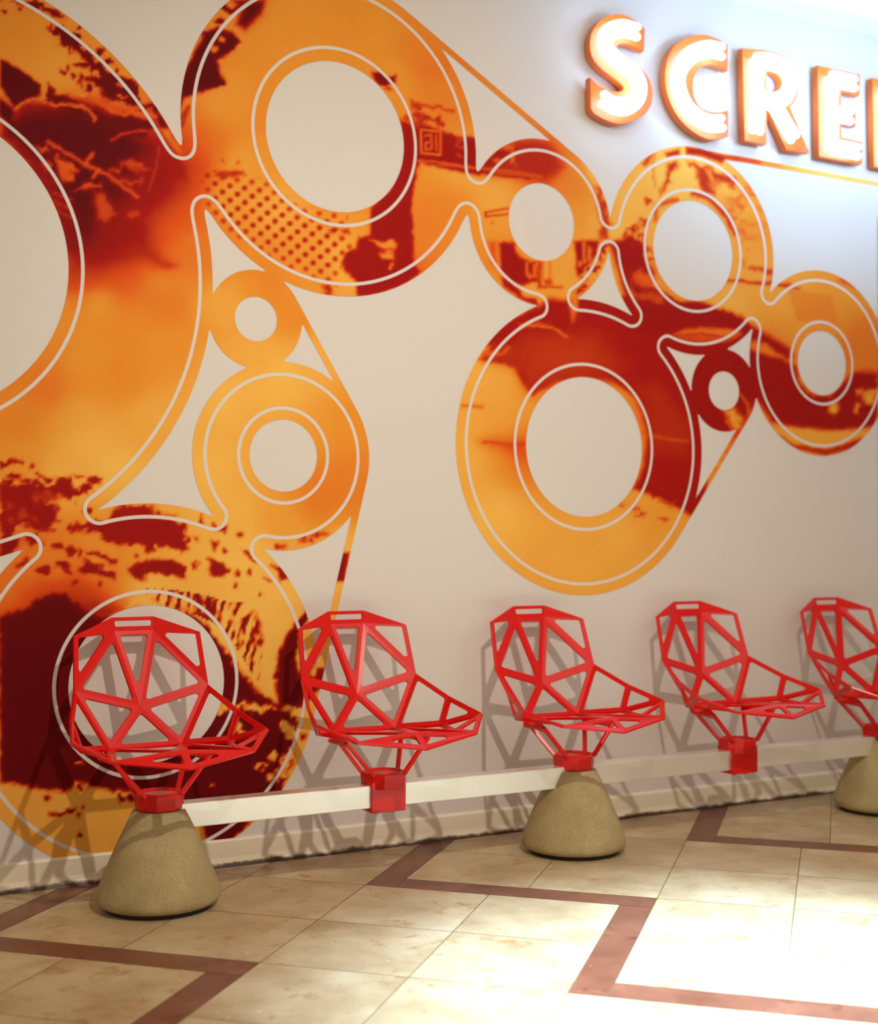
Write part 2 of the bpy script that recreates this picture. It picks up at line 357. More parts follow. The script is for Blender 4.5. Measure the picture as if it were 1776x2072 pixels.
stroke([(780,980),(850,940),(950,915),(1080,915)], 4, 2.1, 1.5, 1, Z8); stroke([(330,990),(450,1060),(600,1150),(760,1230),(960,1380)], 7, 1.9, 1.6, 2, Z8)
stroke([(590,1150),(650,1080)], 9, 2.0, 1.5, 2, Z8); stroke([(650,1240),(690,1190)], 7, 1.9, 1.5, 1, Z8); stroke([(1110,1030),(1090,1180),(1040,1330)], 3, 2.4, 1.5, 1, Z8)
for x, y, a, b in [(790,1190,40,24),(870,1150,30,22),(940,1150,60,36),(1010,1190,40,20),(900,1270,110,18)]: blob(x, y, a, b, 2.35, 8, 3, Z8)
shape([(660,1350),(740,1350),(800,1500),(740,1555),(690,1530),(660,1450)], 2.35, 3, 5, 0, Z8); blob(920, 1500, 40, 24, 2.4, 6, 3, Z8)
for q in [[(240,1020),(310,1030),(330,1060),(280,1060)],[(260,1160),(330,1120),(350,1160),(310,1240)],[(380,1080),(440,1110),(540,1180),(560,1200),(500,1210),(520,1260),(440,1280),(400,1200)],[(520,1340),(600,1290),(720,1280),(700,1310),(600,1330)],[(300,1250),(380,1260),(400,1310),(330,1300)],[(340,1350),(420,1360),(450,1380),(350,1390)],[(380,1430),(470,1430),(460,1460),(390,1450)],[(180,1120),(230,1160),(210,1160)]]: shape(q, 1.9, 2, 6, 0, Z8)
shape([(200,1150),(330,1330),(420,1520),(470,1720),(500,1740),(560,1700),(540,1560),(480,1400),(380,1240),(260,1100)], 3.5, 6, 2, 0, Z8)
for y in (1400, 1460, 1520): stroke([(380, y-50), (500, y)], 3, 2.4, 1.5, 1, Z8)
shape([(900,1700),(1040,1740),(1180,1830),(1240,1850),(1180,1880),(1080,1840),(960,1800),(840,1780)], 2.9, 6, 6, 1, Z8)
# lower left: red foliage band
RED1 = 3.25
shape([(0,540),(100,545),(170,590),(240,560),(320,520),(300,550),(440,540),(480,600),(560,600),(640,590),(660,500),(740,470),(800,520),(860,600),(940,640),(980,590),(1060,680),(900,720),(840,780),(800,780),(700,720),(560,750),(500,800),(600,780),(700,860),(690,970),(610,1010),(600,1090),(640,1110),(560,1150),(480,1120),(330,1060),(200,1060),(150,1150),(100,1400),(0,1430)], RED1, 1.6, 9, 0, Z10)
shape([(0,1250),(240,1200),(230,1300),(140,1390),(0,1430)], RED1+.2, 2, 6, 0, Z10); shape([(290,1160),(400,1160),(480,1270),(370,1290),(310,1230)], RED1, 2, 6, 0, Z10)
for x, y, a, b in [(30,360,45,50),(150,310,95,45),(370,360,40,22),(160,490,85,34),(280,520,50,22),(480,470,70,28),(560,520,60,44),(1090,530,80,44),(1010,620,46,60),(920,480,60,18),(1020,880,50,50),(240,1500,70,30),(500,1570,90,42),(730,1520,70,34),(780,1580,40,20),(1060,1560,120,60),(1240,1610,90,36),(1320,1640,40,40),(680,1300,90,40),(820,1350,60,60),(940,1380,26,60),(1090,1370,90,30),(1210,1420,40,26),(1310,1480,60,40),(1590,1410,14,14),(870,1720,14,12),(1170,1755,14,12),(320,1460,20,36),(1190,1550,20,30),(1000,1480,20,40),(920,1030,30,18),(1110,1010,24,24)]: blob(x, y, a, b, 3.25, 6, 1.4, Z10)
for x, y, a, b in [(120,820,50,40),(260,930,50,60),(400,980,36,22),(560,690,70,34),(440,740,60,40),(110,980,30,20),(650,720,60,40)]: blob(x, y, a, b, 2.5, 8, 3, Z10)
shape([(560,110),(600,70),(640,60),(740,60),(770,115),(900,125),(950,200),(975,270),(940,300),(850,270),(810,262),(760,310),(740,255),(600,262),(540,250),(500,190),(350,190),(350,160),(480,150),(540,140)], 3.25, 1.6, 8, 0, Z3)
shape([(600,70),(780,60),(800,100),(900,110),(800,130),(600,110)], 3.1, 3, 4, 0, Z3)
for q in [[(655,385),(720,345),(790,340),(880,330),(950,370),(950,435),(900,420),(760,405),(740,450),(690,440)],[(985,350),(1015,345),(1020,385),(990,390)],[(1060,325),(1140,360),(1175,400),(1150,425),(1080,410),(1075,360)],[(400,400),(430,345),(480,380),(560,400),(595,432),(500,415)],[(290,355),(330,345),(360,395),(340,400)],[(190,370),(265,395),(230,412)],[(440,285),(540,310),(600,350),(570,355),(500,325)],[(1240,280),(1270,290),(1320,360),(1290,350)],[(1380,360),(1440,370),(1475,430),(1440,450),(1430,400)],[(1085,150),(1120,165),(1165,160),(1150,190),(1100,180)],[(1035,95),(1045,160),(1020,150)],[(1080,240),(1115,250),(1100,300)],[(995,215),(1030,225),(1015,250)],[(1350,420),(1400,440),(1380,450)]]: shape(q, 3.3, 1.4, 5, 0, Z3)
for x, y in [(820,95),(940,160),(1150,290),(1215,405),(1280,395),(385,455),(515,465),(700,320),(1340,520),(1210,470),(1230,210),(1420,270),(1560,215),(1600,240),(1630,205)]: blob(x, y, 12, 14, 3.3, 4, 1.4, Z3)
# lower-left ring: maroon wave
shape([(0,640),(100,600),(180,540),(260,490),(380,500),(470,560),(600,640),(600,900),(0,900)], 2.9, 16, 4, 1, Z3)
shape([(0,630),(60,605),(120,595),(200,535),(280,505),(340,520),(430,590),(560,640),(620,600),(760,590),(880,560),(1000,620),(1060,680),(1120,760),(1190,850),(1250,930),(1320,1010),(1400,1070),(1560,1080),(1510,1370),(1430,1530),(1250,1690),(1180,1790),(1060,1775),(1040,1700),(920,1590),(700,1530),(540,1520),(460,1500),(390,1480),(330,1525),(220,1520),(100,1490),(0,1475)], 3.95, 2, 5, 0, Z3)
shape([(560,630),(700,540),(860,550),(960,600),(900,640),(700,560),(600,640)], .2, 2, 3, 0, Z3)
shape([(430,575),(560,640),(620,590),(500,560)], 3.0, 8, 3, 0, Z3)
# dripping streaks on the right of that ring
i = np.where((PX > 250) & (PX < 570) & (PY > 1180) & (PY < 1420))[0]
lean = 0.30; an = (PX[i]+lean*(PY[i]-1300)+4*NZ[1][i])/7.5; ra = (PY[i]-0.3*PX[i])/30.0
stk = vnoise(an+50, ra+10, 77)+0.4*vnoise(an*1.7+5, ra*2.6, 78)
zone = poly_sd(np.stack([PX[i], PY[i]], 1), np.array([(740,490),(800,480),(950,500),(1060,520),(1180,555),(1400,560),(1420,600),(1370,700),(1340,850),(1330,960),(1290,920),(1240,830),(1180,740),(1100,660),(1000,620),(900,590),(780,560)], float)*.3941+np.array([0, 1000.]))
al = 1/(1+np.exp(np.clip(-(stk-0.03)*18, -30, 30)))*(zone < 0); tone[i] = tone[i]*(1-al)+3.5*al
shape([(1415,870),(1430,800),(1450,760),(1490,690),(1530,640),(1570,590),(1585,620),(1530,720),(1520,800),(1540,940),(1650,930),(1640,1000),(1560,1080),(1480,1090),(1430,1080),(1400,960)], 3.9, 1.6, 4, 0, Z3)
shape([(1290,560),(1440,480),(1540,560),(1480,690),(1430,800),(1410,900),(1410,1040),(1370,990),(1350,880),(1350,760),(1330,640)], .15, 2, 5, 0, Z3)
for x, y, a, b in [(1240,1080,30,16),(1300,1100,44,24),(1380,1105,50,14),(1480,1100,30,20),(1540,1130,50,30),(1560,1170,40,36),(1470,1190,40,30),(1500,1240,36,36),(1540,1290,30,60),(1330,1390,26,14),(1400,1350,30,22),(1440,1420,40,22),(1390,1460,26,22),(1470,1370,26,40),(1225,1210,30,26),(1130,1110,24,34),(410,1385,18,8),(1090,1495,8,12),(1500,1330,24,26),(1160,1090,20,30)]: blob(x, y, a, b, .4, 9, 1.4, Z3)
for x, y, a, b in [(1500,1180,12,10),(1555,1240,14,22),(1480,1290,12,12),(1440,1415,10,8)]: blob(x, y, a, b, 3.8, 5, 1.4, Z3)
for x, y, a, b in [(410,1510,20,16),(245,1565,18,18),(360,1620,26,14),(290,1640,44,8),(620,1560,16,18),(670,1560,24,20),(420,1610,10,10),(405,1650,10,10),(405,1750,8,14)]: blob(x, y, a, b, 3.95, 5, 1.3, Z3)
shape([(1050,1680),(1280,1680),(1180,1790),(1060,1775)], 4, 1.5, 3, 0, Z3)
# belt to the right of the lower ring
shape([(684,1118),(706,1118),(697,1175),(676,1178)], 3.4, 1.2, 1); shape([(640,1352),(660,1350),(655,1395),(635,1395)], 3.4, 1.2, 1)
for x, y in [(780,1920),(860,1880),(920,1870),(630,1960)]: blob(380+x*.2993, 520+y*.2993, 10, 4, 2.8, 3, 2)
# top ring
shape([(20,640),(35,480),(60,400),(150,230),(190,170),(240,150),(270,170),(330,180),(370,230),(310,300),(240,330),(290,470),(130,520),(60,545),(35,600)], 4.0, 1.6, 3, 0, Z9)
for x, y, a, b in [(270,215,26,26),(225,270,30,40)]: blob(x, y, a*.6, b*.6, 1.2, 3, 1.5, Z9)
for x, y, a, b in [(280,40,30,20),(330,60,40,18),(180,190,30,14),(260,120,30,16)]: blob(x, y, a, b, 3.9, 6, 1.5, Z9)
shape([(330,0),(505,0),(490,80),(400,165),(350,130),(380,60)], 4.0, 3.5, 2, 0, Z9)
stroke([(40,660),(85,590),(45,700)], 6, 3.0, 1.5, 1, Z9)
shape([(1095,400),(1150,400),(1180,430),(1230,415),(1235,460),(1190,460),(1210,500),(1150,480),(1110,440)], 3.7, 1.8, 2, 0, Z9); stroke([(1150,480),(1200,480)], 3, .8, 1, 0, Z9)
shape([(1255,660),(1330,695),(1400,690),(1480,720),(1560,750),(1690,765),(1700,975),(1560,945),(1440,920),(1360,900),(1345,980),(1320,1100),(1330,1460),(1370,1500),(1300,1560),(1150,1625),(1015,1645),(1010,1560),(940,1490),(930,1450),(960,1400),(1010,1370),(1030,1310),(1090,1300),(1090,1150),(1200,1050),(1260,900)], 3.2, 1.6, 2.5, 0, Z9)
for q in [[(1090,1325),(1160,1340),(1200,1320),(1235,1350),(1210,1380),(1150,1375)],[(1140,1400),(1190,1385),(1225,1400),(1220,1440),(1160,1430)]]: shape(q, 1.0, 1.6, 4, 0, Z9)
for x, y in [(1210,1465),(1200,1485)]: blob(x, y, 10, 7, 1, 2, 1.2, Z9)
stroke([(1310,568),(1400,580),(1480,600),(1550,620)], 4, 3.0, 1.6, 4, Z9)
for x, y, a, b in [(1340,600,26,14),(1345,640,30,16),(1390,650,40,20),(1440,660,26,14),(1470,680,16,14),(1350,680,30,14)]: blob(x, y, a, b, 2.9, 10, 1.8, Z9)
stroke([(1290,650),(1340,690)], 10, 2.6, 2, 2, Z9)
stroke([(1368,718),(1478,728),(1476,858),(1372,846),(1368,718)], 3.6, 1.3, 1.0, 0, Z9)
stroke([(1392,752),(1425,744),(1428,824),(1396,826),(1394,790),(1426,786)], 3.4, 1.5, 1.0, 0, Z9); stroke([(1452,750),(1454,830)], 3.4, 1.5, 1.0, 0, Z9)
stroke([(1570,770),(1600,770),(1560,800),(1600,820)], 3, 2.2, 1.3, 2, Z9); stroke([(1570,850),(1590,870)], 5, 2.3, 1.5, 2, Z9)
stroke([(1350,890),(1450,895),(1560,915),(1700,935)], 3, 1.6, 1.3, 1, Z9)
i = np.where((PX > 400) & (PX < 760) & (PY > 310) & (PY < 600))[0]
u = (PX[i]-350)/.366; v = PY[i]/.366; u0, v0 = u-395, v-1040
det = 82*46-12*42; p = (u0*46-v0*42)/det; q = (v0*82-u0*12)/det; fp, fq = p-np.round(p), q-np.round(q)
dd = np.hypot(fp*82+fq*42, fp*12+fq*46)
zn = poly_sd(np.stack([u, v], 1), np.array([(140,930),(450,970),(540,1010),(700,1140),(960,1170),(1000,1380),(900,1540),(950,1600),(760,1540),(560,1450),(400,1340),(230,1250),(180,1130)], float))
fade = np.clip(-zn/90, 0, 1)**.5; al = 1/(1+np.exp(np.clip((dd-15)/3.0, -30, 30)))*(0.35+0.65*fade)*(zn < 0); tone[i] = tone[i]*(1-al)+3.1*al
for x, y, a, b in [(270,965,36,16),(340,960,36,16),(880,1265,26,10),(945,1275,22,12),(280,885,8,8),(360,900,6,6),(855,1600,30,30)]: blob(x, y, a, b, 2.9, 6, 2, Z9)
# small upper ring
shape([(380,400),(390,380),(440,330),(560,230),(640,190),(740,150),(900,150),(1000,170),(1090,260),(1150,400),(1000,520),(850,500),(500,460),(380,440)], 2.85, 4, 2, 0, Z4)
shape([(380,400),(560,235),(650,260),(560,330),(500,440),(380,430)], 3.2, 4, 2, 0, Z4)
stroke([(40,365),(250,385),(500,410),(800,455),(950,480)], 4, 1.9, 1.3, 1, Z4); stroke([(380,430),(600,470),(850,495)], 2.5, 3.2, 1, 1, Z4)
for x, y, a, b in [(640,215,30,12),(695,270,16,60),(690,330,10,40),(540,330,20,14)]: blob(x, y, a, b, 1.6, 5, 2, Z4)
stroke([(450,800),(655,762)], 3.2, 2.9, 1, 0, Z4); stroke([(455,835),(655,815)], 3.2, 2.9, 1, 0, Z4); stroke([(450,800),(455,835)], 3, 2.9, 1, 0, Z4); blob(515, 893, 12, 10, 2.2, 1, 1.5, Z4)
shape([(570,1075),(690,1065),(760,1190),(850,1240),(910,1245),(920,1420),(830,1440),(780,1460),(680,1430),(590,1330)], 3.2, 1.8, 3, 0, Z4)
shape([(480,1060),(540,1070),(545,1300),(500,1250)], 2.2, 3, 2, 0, Z4); shape([(590,1380),(640,1400),(760,1490),(790,1560),(900,1570),(930,1640),(780,1580),(620,1470)], 3.2, 1.8, 3, 0, Z4)
for q in [[(815,1250),(835,1250),(835,1340),(880,1370),(850,1400),(815,1360)],[(880,1270),(905,1270),(905,1380),(880,1380)]]: shape(q, 1.4, 1.6, 1, 0, Z4)
for x0 in (965, 1030): stroke([(x0, 1250), (x0, 1400)], 3, 1.8, 1.5, 0, Z4)
shape([(925,1240),(950,1250),(945,1470),(920,1470)], 3.0, 1.6, 2, 0, Z4); blob(1010, 1430, 36, 26, 2.6, 4, 1.8, Z4); stroke([(930,1480),(1130,1470)], 5, 2.6, 1.6, 3, Z4)
shape([(1240,1060),(1470,1050),(1440,1180),(1390,1260),(1300,1360),(1270,1370),(1265,1150)], 3.2, 1.6, 3, 0, Z4)
for q in [[(1320,1070),(1345,1070),(1350,1250),(1330,1260)],[(1375,1100),(1400,1120),(1390,1250),(1370,1230)],[(1290,1240),(1320,1250),(1310,1290),(1285,1280)]]: shape(q, 1.2, 1.6, 2, 0, Z4)
for x, y, a, b in [(1510,1120,26,50),(1440,1280,34,20),(1480,1200,20,30),(1400,1330,40,26),(1350,1450,50,24),(1300,1500,60,24),(1320,1400,30,12)]: blob(x, y, a, b, 3.3, 8, 1.6, Z4)
for x, y, a, b in [(1400,1400,40,20),(1240,1560,36,60),(1450,1240,20,20)]: blob(x, y, a, b, 1.1, 6, 1.6, Z4)
shape([(1440,540),(1480,580),(1540,760),(1560,900),(1540,1030),(1480,1020),(1500,900),(1470,700)], 2.9, 3, 7, 0, Z4)
shape([(1330,340),(1400,400),(1470,560),(1430,540),(1370,470)], .3, 3, 2, 0, Z4)
# centre: dark mass of right-hand rings
shape([(740,1560),(930,1640),(1030,1560),(1180,1600),(1290,1590),(1500,1640),(1760,1720),(1560,1080),(1620,1060),(1776,1000),(1776,1800),(1200,2000),(400,2000),(560,1820),(900,1640)], 3.15, 3, 2, 0, Z4)
shape([(985,715),(1000,690),(1040,650),(1115,618),(1180,600),(1300,600),(1420,640),(1430,700),(1445,800),(1420,1045),(1400,1045),(1370,1030),(1340,1010),(1280,990),(1300,940),(1310,880),(1290,810),(1240,775),(1180,765),(1120,775),(1075,800),(1055,775),(1040,745),(1000,728)], 3.05, 2.2, 3, 0)
shape([(985,725),(1040,735),(1075,790),(1100,765),(1180,745),(1180,700),(1080,690),(1000,705)], 2.75, 9, 0, 0)
shape([(1080,690),(1200,680),(1250,740),(1180,760),(1100,770)], 2.6, 16)
shape([(1290,780),(1330,770),(1400,860),(1390,920),(1320,920)], 2.8, 10)
shape([(190,300),(270,300),(310,310),(340,270),(360,280),(320,320),(200,330)], 1.9, 1.6, 2, 0, Z7); shape([(180,340),(220,325),(300,345),(350,360),(240,360)], 2.9, 2, 2, 0, Z7)
stroke([(410,158),(500,155),(570,160),(620,190),(655,218)], 5, 1.5, 1.3, 3, Z7); shape([(680,0),(725,0),(715,90),(695,135),(680,60)], 1.5, 2, 2, 0, Z7); stroke([(1080,745),(1180,772),(1320,788)], 4, 2.1, 1.3, 1, Z7)
stroke([(100,595),(200,597)], 5, 2.2, 2, 2, Z7); shape([(200,790),(350,770),(440,790),(440,870),(400,870),(260,820)], 2.2, 9, 3, 1, Z7); stroke([(210,795),(330,805),(430,800)], 3, 2.6, 1.5, 3, Z7)
shape([(1040,1040),(1130,1090),(1250,1100),(1250,1140),(1310,1150),(1340,1180),(1400,1060)], 3.1, 2, 5, 0, Z7)
for x, y, a, b in [(1200,1120,40,12),(1060,1190,24,5),(1190,1200,24,10),(1030,1160,14,8),(955,1130,16,6)]: blob(x, y, a, b, 2.6, 8, 1.6, Z7)
shape([(120,1000),(210,960),(250,990),(300,1010),(340,960),(380,1040),(470,1060),(470,1180),(540,1360),(620,1420),(760,1500),(900,1560),(1040,1540),(1110,1570),(1250,1620),(1400,1720),(1300,1800),(700,1800),(300,1780),(430,1620),(230,1000)], 3.2, 2, 5, 0, Z5)
shape([(250,1000),(330,930),(440,1000),(450,1100),(540,1330),(380,1400),(330,1300),(260,1150)], 3.2, 2, 5, 0, Z5); shape([(340,1300),(420,1220),(520,1280),(560,1380),(450,1380)], 1.9, 3, 6, 0, Z5); shape([(380,1450),(470,1420),(620,1440),(640,1520),(560,1510),(420,1490)], 2.3, 3, 6, 0, Z5)
for x, y, a, b in [(330,860,40,18),(400,840,50,16),(440,800,20,12),(410,905,18,20),(300,920,20,20),(450,930,14,40),(360,1000,60,50)]: blob(x, y, a, b, 3.0, 8, 1.8, Z5)
shape([(1380,1000),(1440,985),(1520,1000),(1600,1050),(1776,1100)], 3.0, 3, 2, 0, (0, 0, 0.0001))
shape([(640,180),(770,140),(775,195),(660,215)], 3.1, 1.8, 1, 0, Z5); shape([(830,120),(960,130),(1180,200),(1300,215),(1290,235),(1180,235),(1150,270),(980,210),(830,190)], 3.0, 1.6, 1, 0, Z5)
shape([(440,280),(500,195),(530,190),(510,260),(460,290)], 2.8, 2, 2, 0, Z5); stroke([(540,190),(540,300),(550,480)], 3.5, 1.6, 1.8, 2, Z5)
shape([(680,260),(750,250),(750,310),(700,330),(680,430),(620,530),(600,560),(650,400)], 2.9, 2, 5, 0, Z5)
shape([(840,240),(960,280),(1060,320),(1180,380),(1270,440),(1260,480),(1180,470),(1110,520),(1090,570),(1020,530),(960,490),(930,400),(930,320),(870,290)], 2.75, 2, 6, 0, Z5)
shape([(1020,330),(1060,340),(1090,440),(1050,410)], .8, 2, 4, 0, Z5); shape([(1060,440),(1180,480),(1250,520),(1200,560),(1120,540)], .5, 3, 8, 0, Z5)
for x, y, a, b in [(1280,600,60,20),(1320,640,50,30),(1230,700,40,50),(1400,800,80,20),(1340,900,40,60),(1420,930,40,30),(1560,880,20,50),(1500,640,20,30),(1350,1150,24,40),(1380,540,30,30),(1430,480,60,20)]: blob(x, y, a, b, 1.9, 14, 3, Z5)
stroke([(900,545),(1020,570),(1120,660),(1200,760),(1270,900)], 9, 2.9, 2, 2, Z5); stroke([(620,640),(740,590)], 7, 2.6, 2, 3, Z5); stroke([(570,660),(550,780)], 6, 2.5, 2, 2, Z5)
for x, y, a, b in [(490,1050,40,10),(520,1130,30,24),(530,1230,34,40),(480,600,24,40)]: blob(x, y, a, b, 2.7, 8, 2, Z5)
stroke([(1410,1210),(1500,1225),(1600,1250)], 6, 2.6, 1.8, 3, Z5); shape([(1540,1230),(1605,1225),(1605,1280),(1550,1275)], 2.7, 2, 3, 0, Z5); stroke([(1190,1330),(1300,1325),(1440,1340),(1560,1345),(1776,1370)], 4, 3.1, 1.4, 2, Z5)
shape([(750,1520),(900,1510),(1000,1520),(1050,1560),(960,1590),(860,1570)], 3.2, 2, 2, 0, Z5)
# stretch between the right rings: dark sweep, orange boat shape, right ring
shape([(130,360),(400,430),(560,395),(700,440),(840,530),(1000,620),(1110,690),(1130,760),(1080,780),(1160,830),(1190,960),(1290,1040),(1400,1045),(1500,960),(1600,870),(1700,860),(1776,880),(1776,1300),(1500,1320),(1300,1310),(1100,1290),(980,1260),(860,1080),(700,1350),(420,1290),(300,1000),(150,700)], 3.2, 3, 2, 0, Z6)
shape([(240,580),(330,545),(480,530),(640,540),(760,580),(850,620),(980,690),(1070,770),(960,750),(820,700),(700,650),(560,620),(400,610)], 1.6, 2, 2, 0, Z6)
stroke([(330,590),(440,575),(560,600),(660,610)], 4, 3.0, 1.2, 2, Z6); shape([(200,590),(460,600),(660,640),(560,660),(330,640)], 2.2, 2, 2, 0, Z6); shape([(160,620),(480,670),(640,640),(820,530),(870,560),(850,620),(700,700),(480,735),(200,700)], 3.1, 2.5, 1, 0, Z6)
for x, y, a, b in [(1440,1150,40,44),(1615,1145,16,36),(1700,1060,40,40),(1640,1025,30,12),(1740,1020,30,10)]: blob(x, y, a, b, .6, 5, 2.5, Z6)
shape([(980,1260),(1100,1285),(1380,1320),(1620,1310),(1720,1280),(1640,1360),(1500,1410),(1300,1410),(1150,1360)], .7, 2, 2, 0, Z6)
shape([(1040,1350),(1150,1420),(1380,1450),(1560,1400),(1650,1360),(1620,1440),(1380,1500),(1150,1450)], 3.0, 2, 2, 0, Z6)
shape([(1520,150),(1640,260),(1560,220),(1480,170)], 2.3, 3, 3, 0, Z6); stroke([(960,190),(1090,215),(1180,240)], 5, 2.7, 2, 3, Z6)
stroke([(740,1040),(790,1110),(800,1180)], 4, 1.8, 1.6, 1, Z6); shape([(610,1160),(680,1130),(740,1200),(730,1280),(690,1310),(650,1240)], .8, 2.5, 5, 0, Z6)
stroke([(640,1240),(680,1300),(700,1340)], 5, 2.0, 1.6, 2, Z6)
for x, y in [(640,1420),(600,1490),(560,1560)]: blob(x, y, 14, 16, .7, 4, 2, Z6)
for x, y, a, b in [(1340,1010,90,14)]: blob(x, y, a, b, 1.6, 4, 2, Z6)
for a_ in range(7):
    for b_ in range(6):
        blob(1120+a_*46+b_*12, 270+b_*38+a_*6, 12, 9, 1.75, 2, 2.5, Z6)
# belt right of the sign tail
shape([(1480,312),(1540,322),(1540,336),(1480,328)], 2.4, 3, 2); shape([(1545,322),(1580,328),(1580,342),(1545,338)], 1.4, 4)

PAL = np.array([lin(244, 194, 92), lin(232, 150, 50), lin(224, 84, 20), lin(168, 20, 12), lin(96, 2, 10)])
tone = np.clip(tone+0.06*NZ[0], 0, 4.0); t0 = np.minimum(tone.astype(int), 3); f = (tone-t0)[:, None]
colr = PAL[t0]*(1-f)+PAL[t0+1]*f
nx, nz = len(gx), len(gz); SH = sh.reshape(nx, nz)
inside = SH < 0
q00, q10, q11, q01 = inside[:-1, :-1], inside[1:, :-1], inside[1:, 1:], inside[:-1, 1:]
cnt = q00.astype(int)+q10+q11+q01
vid = np.arange(nx*nz).reshape(nx, nz)
full = np.where(cnt == 4); part = np.where((cnt > 0) & (cnt < 4))
faces = np.stack([vid[full[0], full[1]], vid[full[0]+1, full[1]], vid[full[0]+1, full[1]+1], vid[full[0], full[1]+1]], 1).tolist()
verts = [PW]; cols = [colr]; lns = [ln]; extra = {}; ev, ec, el = [], [], []
shf = sh
def cut(a, b):
    key = (a, b) if a < b else (b, a)
    if key not in extra:
        a, b = key; t = shf[a]/(shf[a]-shf[b])
        extra[key] = nx*nz+len(ev); ev.append(PW[a]*(1-t)+PW[b]*t); ec.append(colr[a]*(1-t)+colr[b]*t); el.append(ln[a]*(1-t)+ln[b]*t)
    return extra[key]
for i, j in zip(*part):
    c = [int(vid[i, j]), int(vid[i+1, j]), int(vid[i+1, j+1]), int(vid[i, j+1])]; out = []
    for a, b in zip(c, c[1:]+c[:1]):
        if shf[a] < 0: out.append(a)
        if (shf[a] < 0) != (shf[b] < 0): out.append(cut(a, b))
    if len(out) > 2: faces.append(out)
V = np.concatenate([PW, np.array(ev)]); CC = np.concatenate([colr, np.array(ec)]); LL = np.concatenate([ln, np.array(el)])
used = np.zeros(len(V), bool)
for fc in faces:
    for a in fc: used[a] = True
remap = np.cumsum(used)-1
faces = [[int(remap[a]) for a in fc] for fc in faces]
V, CC, LL = V[used], CC[used], LL[used]
me = bpy.data.meshes.new('wall_mural')
me.from_pydata(np.stack([V[:, 0], np.full(len(V), -0.0015), V[:, 1]], 1).tolist(), [], faces)
at = me.attributes.new('print', 'FLOAT_COLOR', 'POINT'); at.data.foreach_set('color', np.concatenate([CC, np.ones((len(CC), 1))], 1).astype(np.float32).ravel())
at = me.attributes.new('inset', 'FLOAT', 'POINT'); at.data.foreach_set('value', LL.astype(np.float32))
k = N('printed_vinyl'); a1 = k.n('ShaderNodeAttribute', attribute_name='print'); a2 = k.n('ShaderNodeAttribute', attribute_name='inset')
mr = k.n('ShaderNodeMapRange'); mr.inputs[1].default_value = LINE_HW-0.0012; mr.inputs[2].default_value = LINE_HW+0.0012; mr.inputs[3].default_value = 1; mr.inputs[4].default_value = 0
k.l(a2.outputs['Fac'], mr.inputs[0]); k.base(k.mix(mr.outputs[0], a1.outputs['Color'], (0.70, 0.67, 0.655))); k.set(Roughness=0.65); k.b.inputs['Specular IOR Level'].default_value = 0.1
me.materials.append(k.m)
mural = link(bpy.data.objects.new('wall_mural', me))
tag(mural, 'orange and maroon mural of linked rings with pale inset lines covering the wall', 'mural')

# ------------------------------------------------------------------ chairs
CX, CP, CY = 1.1245, 0.711, 0.35
PT = dict(T=(.0642, -.2832, .8065), B=(.0602, -.2769, .7646), U=(.1929, -.2231, .7582), M=(.2029, -.1727, .6013), L=(.1077, -.1333, .4315), W=(.2803, .1303, .4986),
          R=(.1995, .2346, .4549), K=(.1608, -.0611, .4158), Q=(.1292, .0298, .4112), V=(.2154, -.0198, .4493), X=(.2464, -.0232, .5401), Y=(.1760, .1400, .4530),
          C=(0, -.2005, .543), S=(0, .2207, .4696), F=(0, .2877, .4286))
def P3(n):
    if n in 'CSF': a, b, c = PT[n]
    else:
        a, b, c = PT[n[0]]; a = a if n[1] == '1' else -a
    return Vector((a, -b, c))
def rounded(pts, r, seg=4):
    """round the corners of a 3D polygon"""
    out = []; n = len(pts)
    for i in range(n):
        p, a, b = pts[i], pts[i-1], pts[(i+1) % n]
        u, v = (a-p), (b-p); lu, lv = u.length, v.length; u.normalize(); v.normalize()
        ang = u.angle(v); d = min(r/math.tan(ang/2), lu*.42, lv*.42); rr = d*math.tan(ang/2)
        bis = (u+v).normalized(); c = p+bis*(rr/math.sin(ang/2)); s, e = p+u*d, p+v*d
        for q in range(seg+1):
            w = (s-c).lerp(e-c, q/seg); w.normalize(); out.append(c+w*rr)
    return out
def ring_facet(bm, cache, names, w=0.0136, r=0.007, ws=None, hole=True):
    def vtx(n):
        if isinstance(n, str):
            if n not in cache: cache[n] = bm.verts.new(P3(n))
            return cache[n]
        return bm.verts.new(n)
    pts = [P3(n) if isinstance(n, str) else Vector(n) for n in names]
    ov = [vtx(n) for n in names]; n = len(pts)
    if not hole:
        bm.faces.new(ov); return
    nrm = Vector((0, 0, 0))
    for i in range(n): nrm += (pts[i]-pts[0]).cross(pts[(i+1) % n]-pts[0])
    nrm.normalize(); ws = ws or [w]*n; inner = []
    for i in range(n):
        p, a, b = pts[i], pts[i-1], pts[(i+1) % n]
        u = (p-a).normalized(); v = (b-p).normalized(); nu, nv = nrm.cross(u).normalized(), nrm.cross(v).normalized()
        # offset lines meet
        wa, wb = ws[i-1], ws[i]; cr = nrm.dot(u.cross(v))
        if abs(cr) < 0.08: inner.append(p+nu*wb); continue
        # p + nu*wa + u*s = p + nv*wb + v*t
        d = nv*wb-nu*wa; s = nrm.dot(d.cross(v))/cr
        inner.append(p+nu*wa+u*s)
    inn = rounded(inner, r); seg = len(inn)//n
    iv = [bm.verts.new(q) for q in inn]
    for i in range(n):
        grp = iv[i*seg:(i+1)*seg]
        for a, b in zip(grp, grp[1:]): bm.faces.new((ov[i], b, a))
        nx_ = iv[((i+1) % n)*seg]; bm.faces.new((ov[i], ov[(i+1) % n], nx_, grp[-1]))
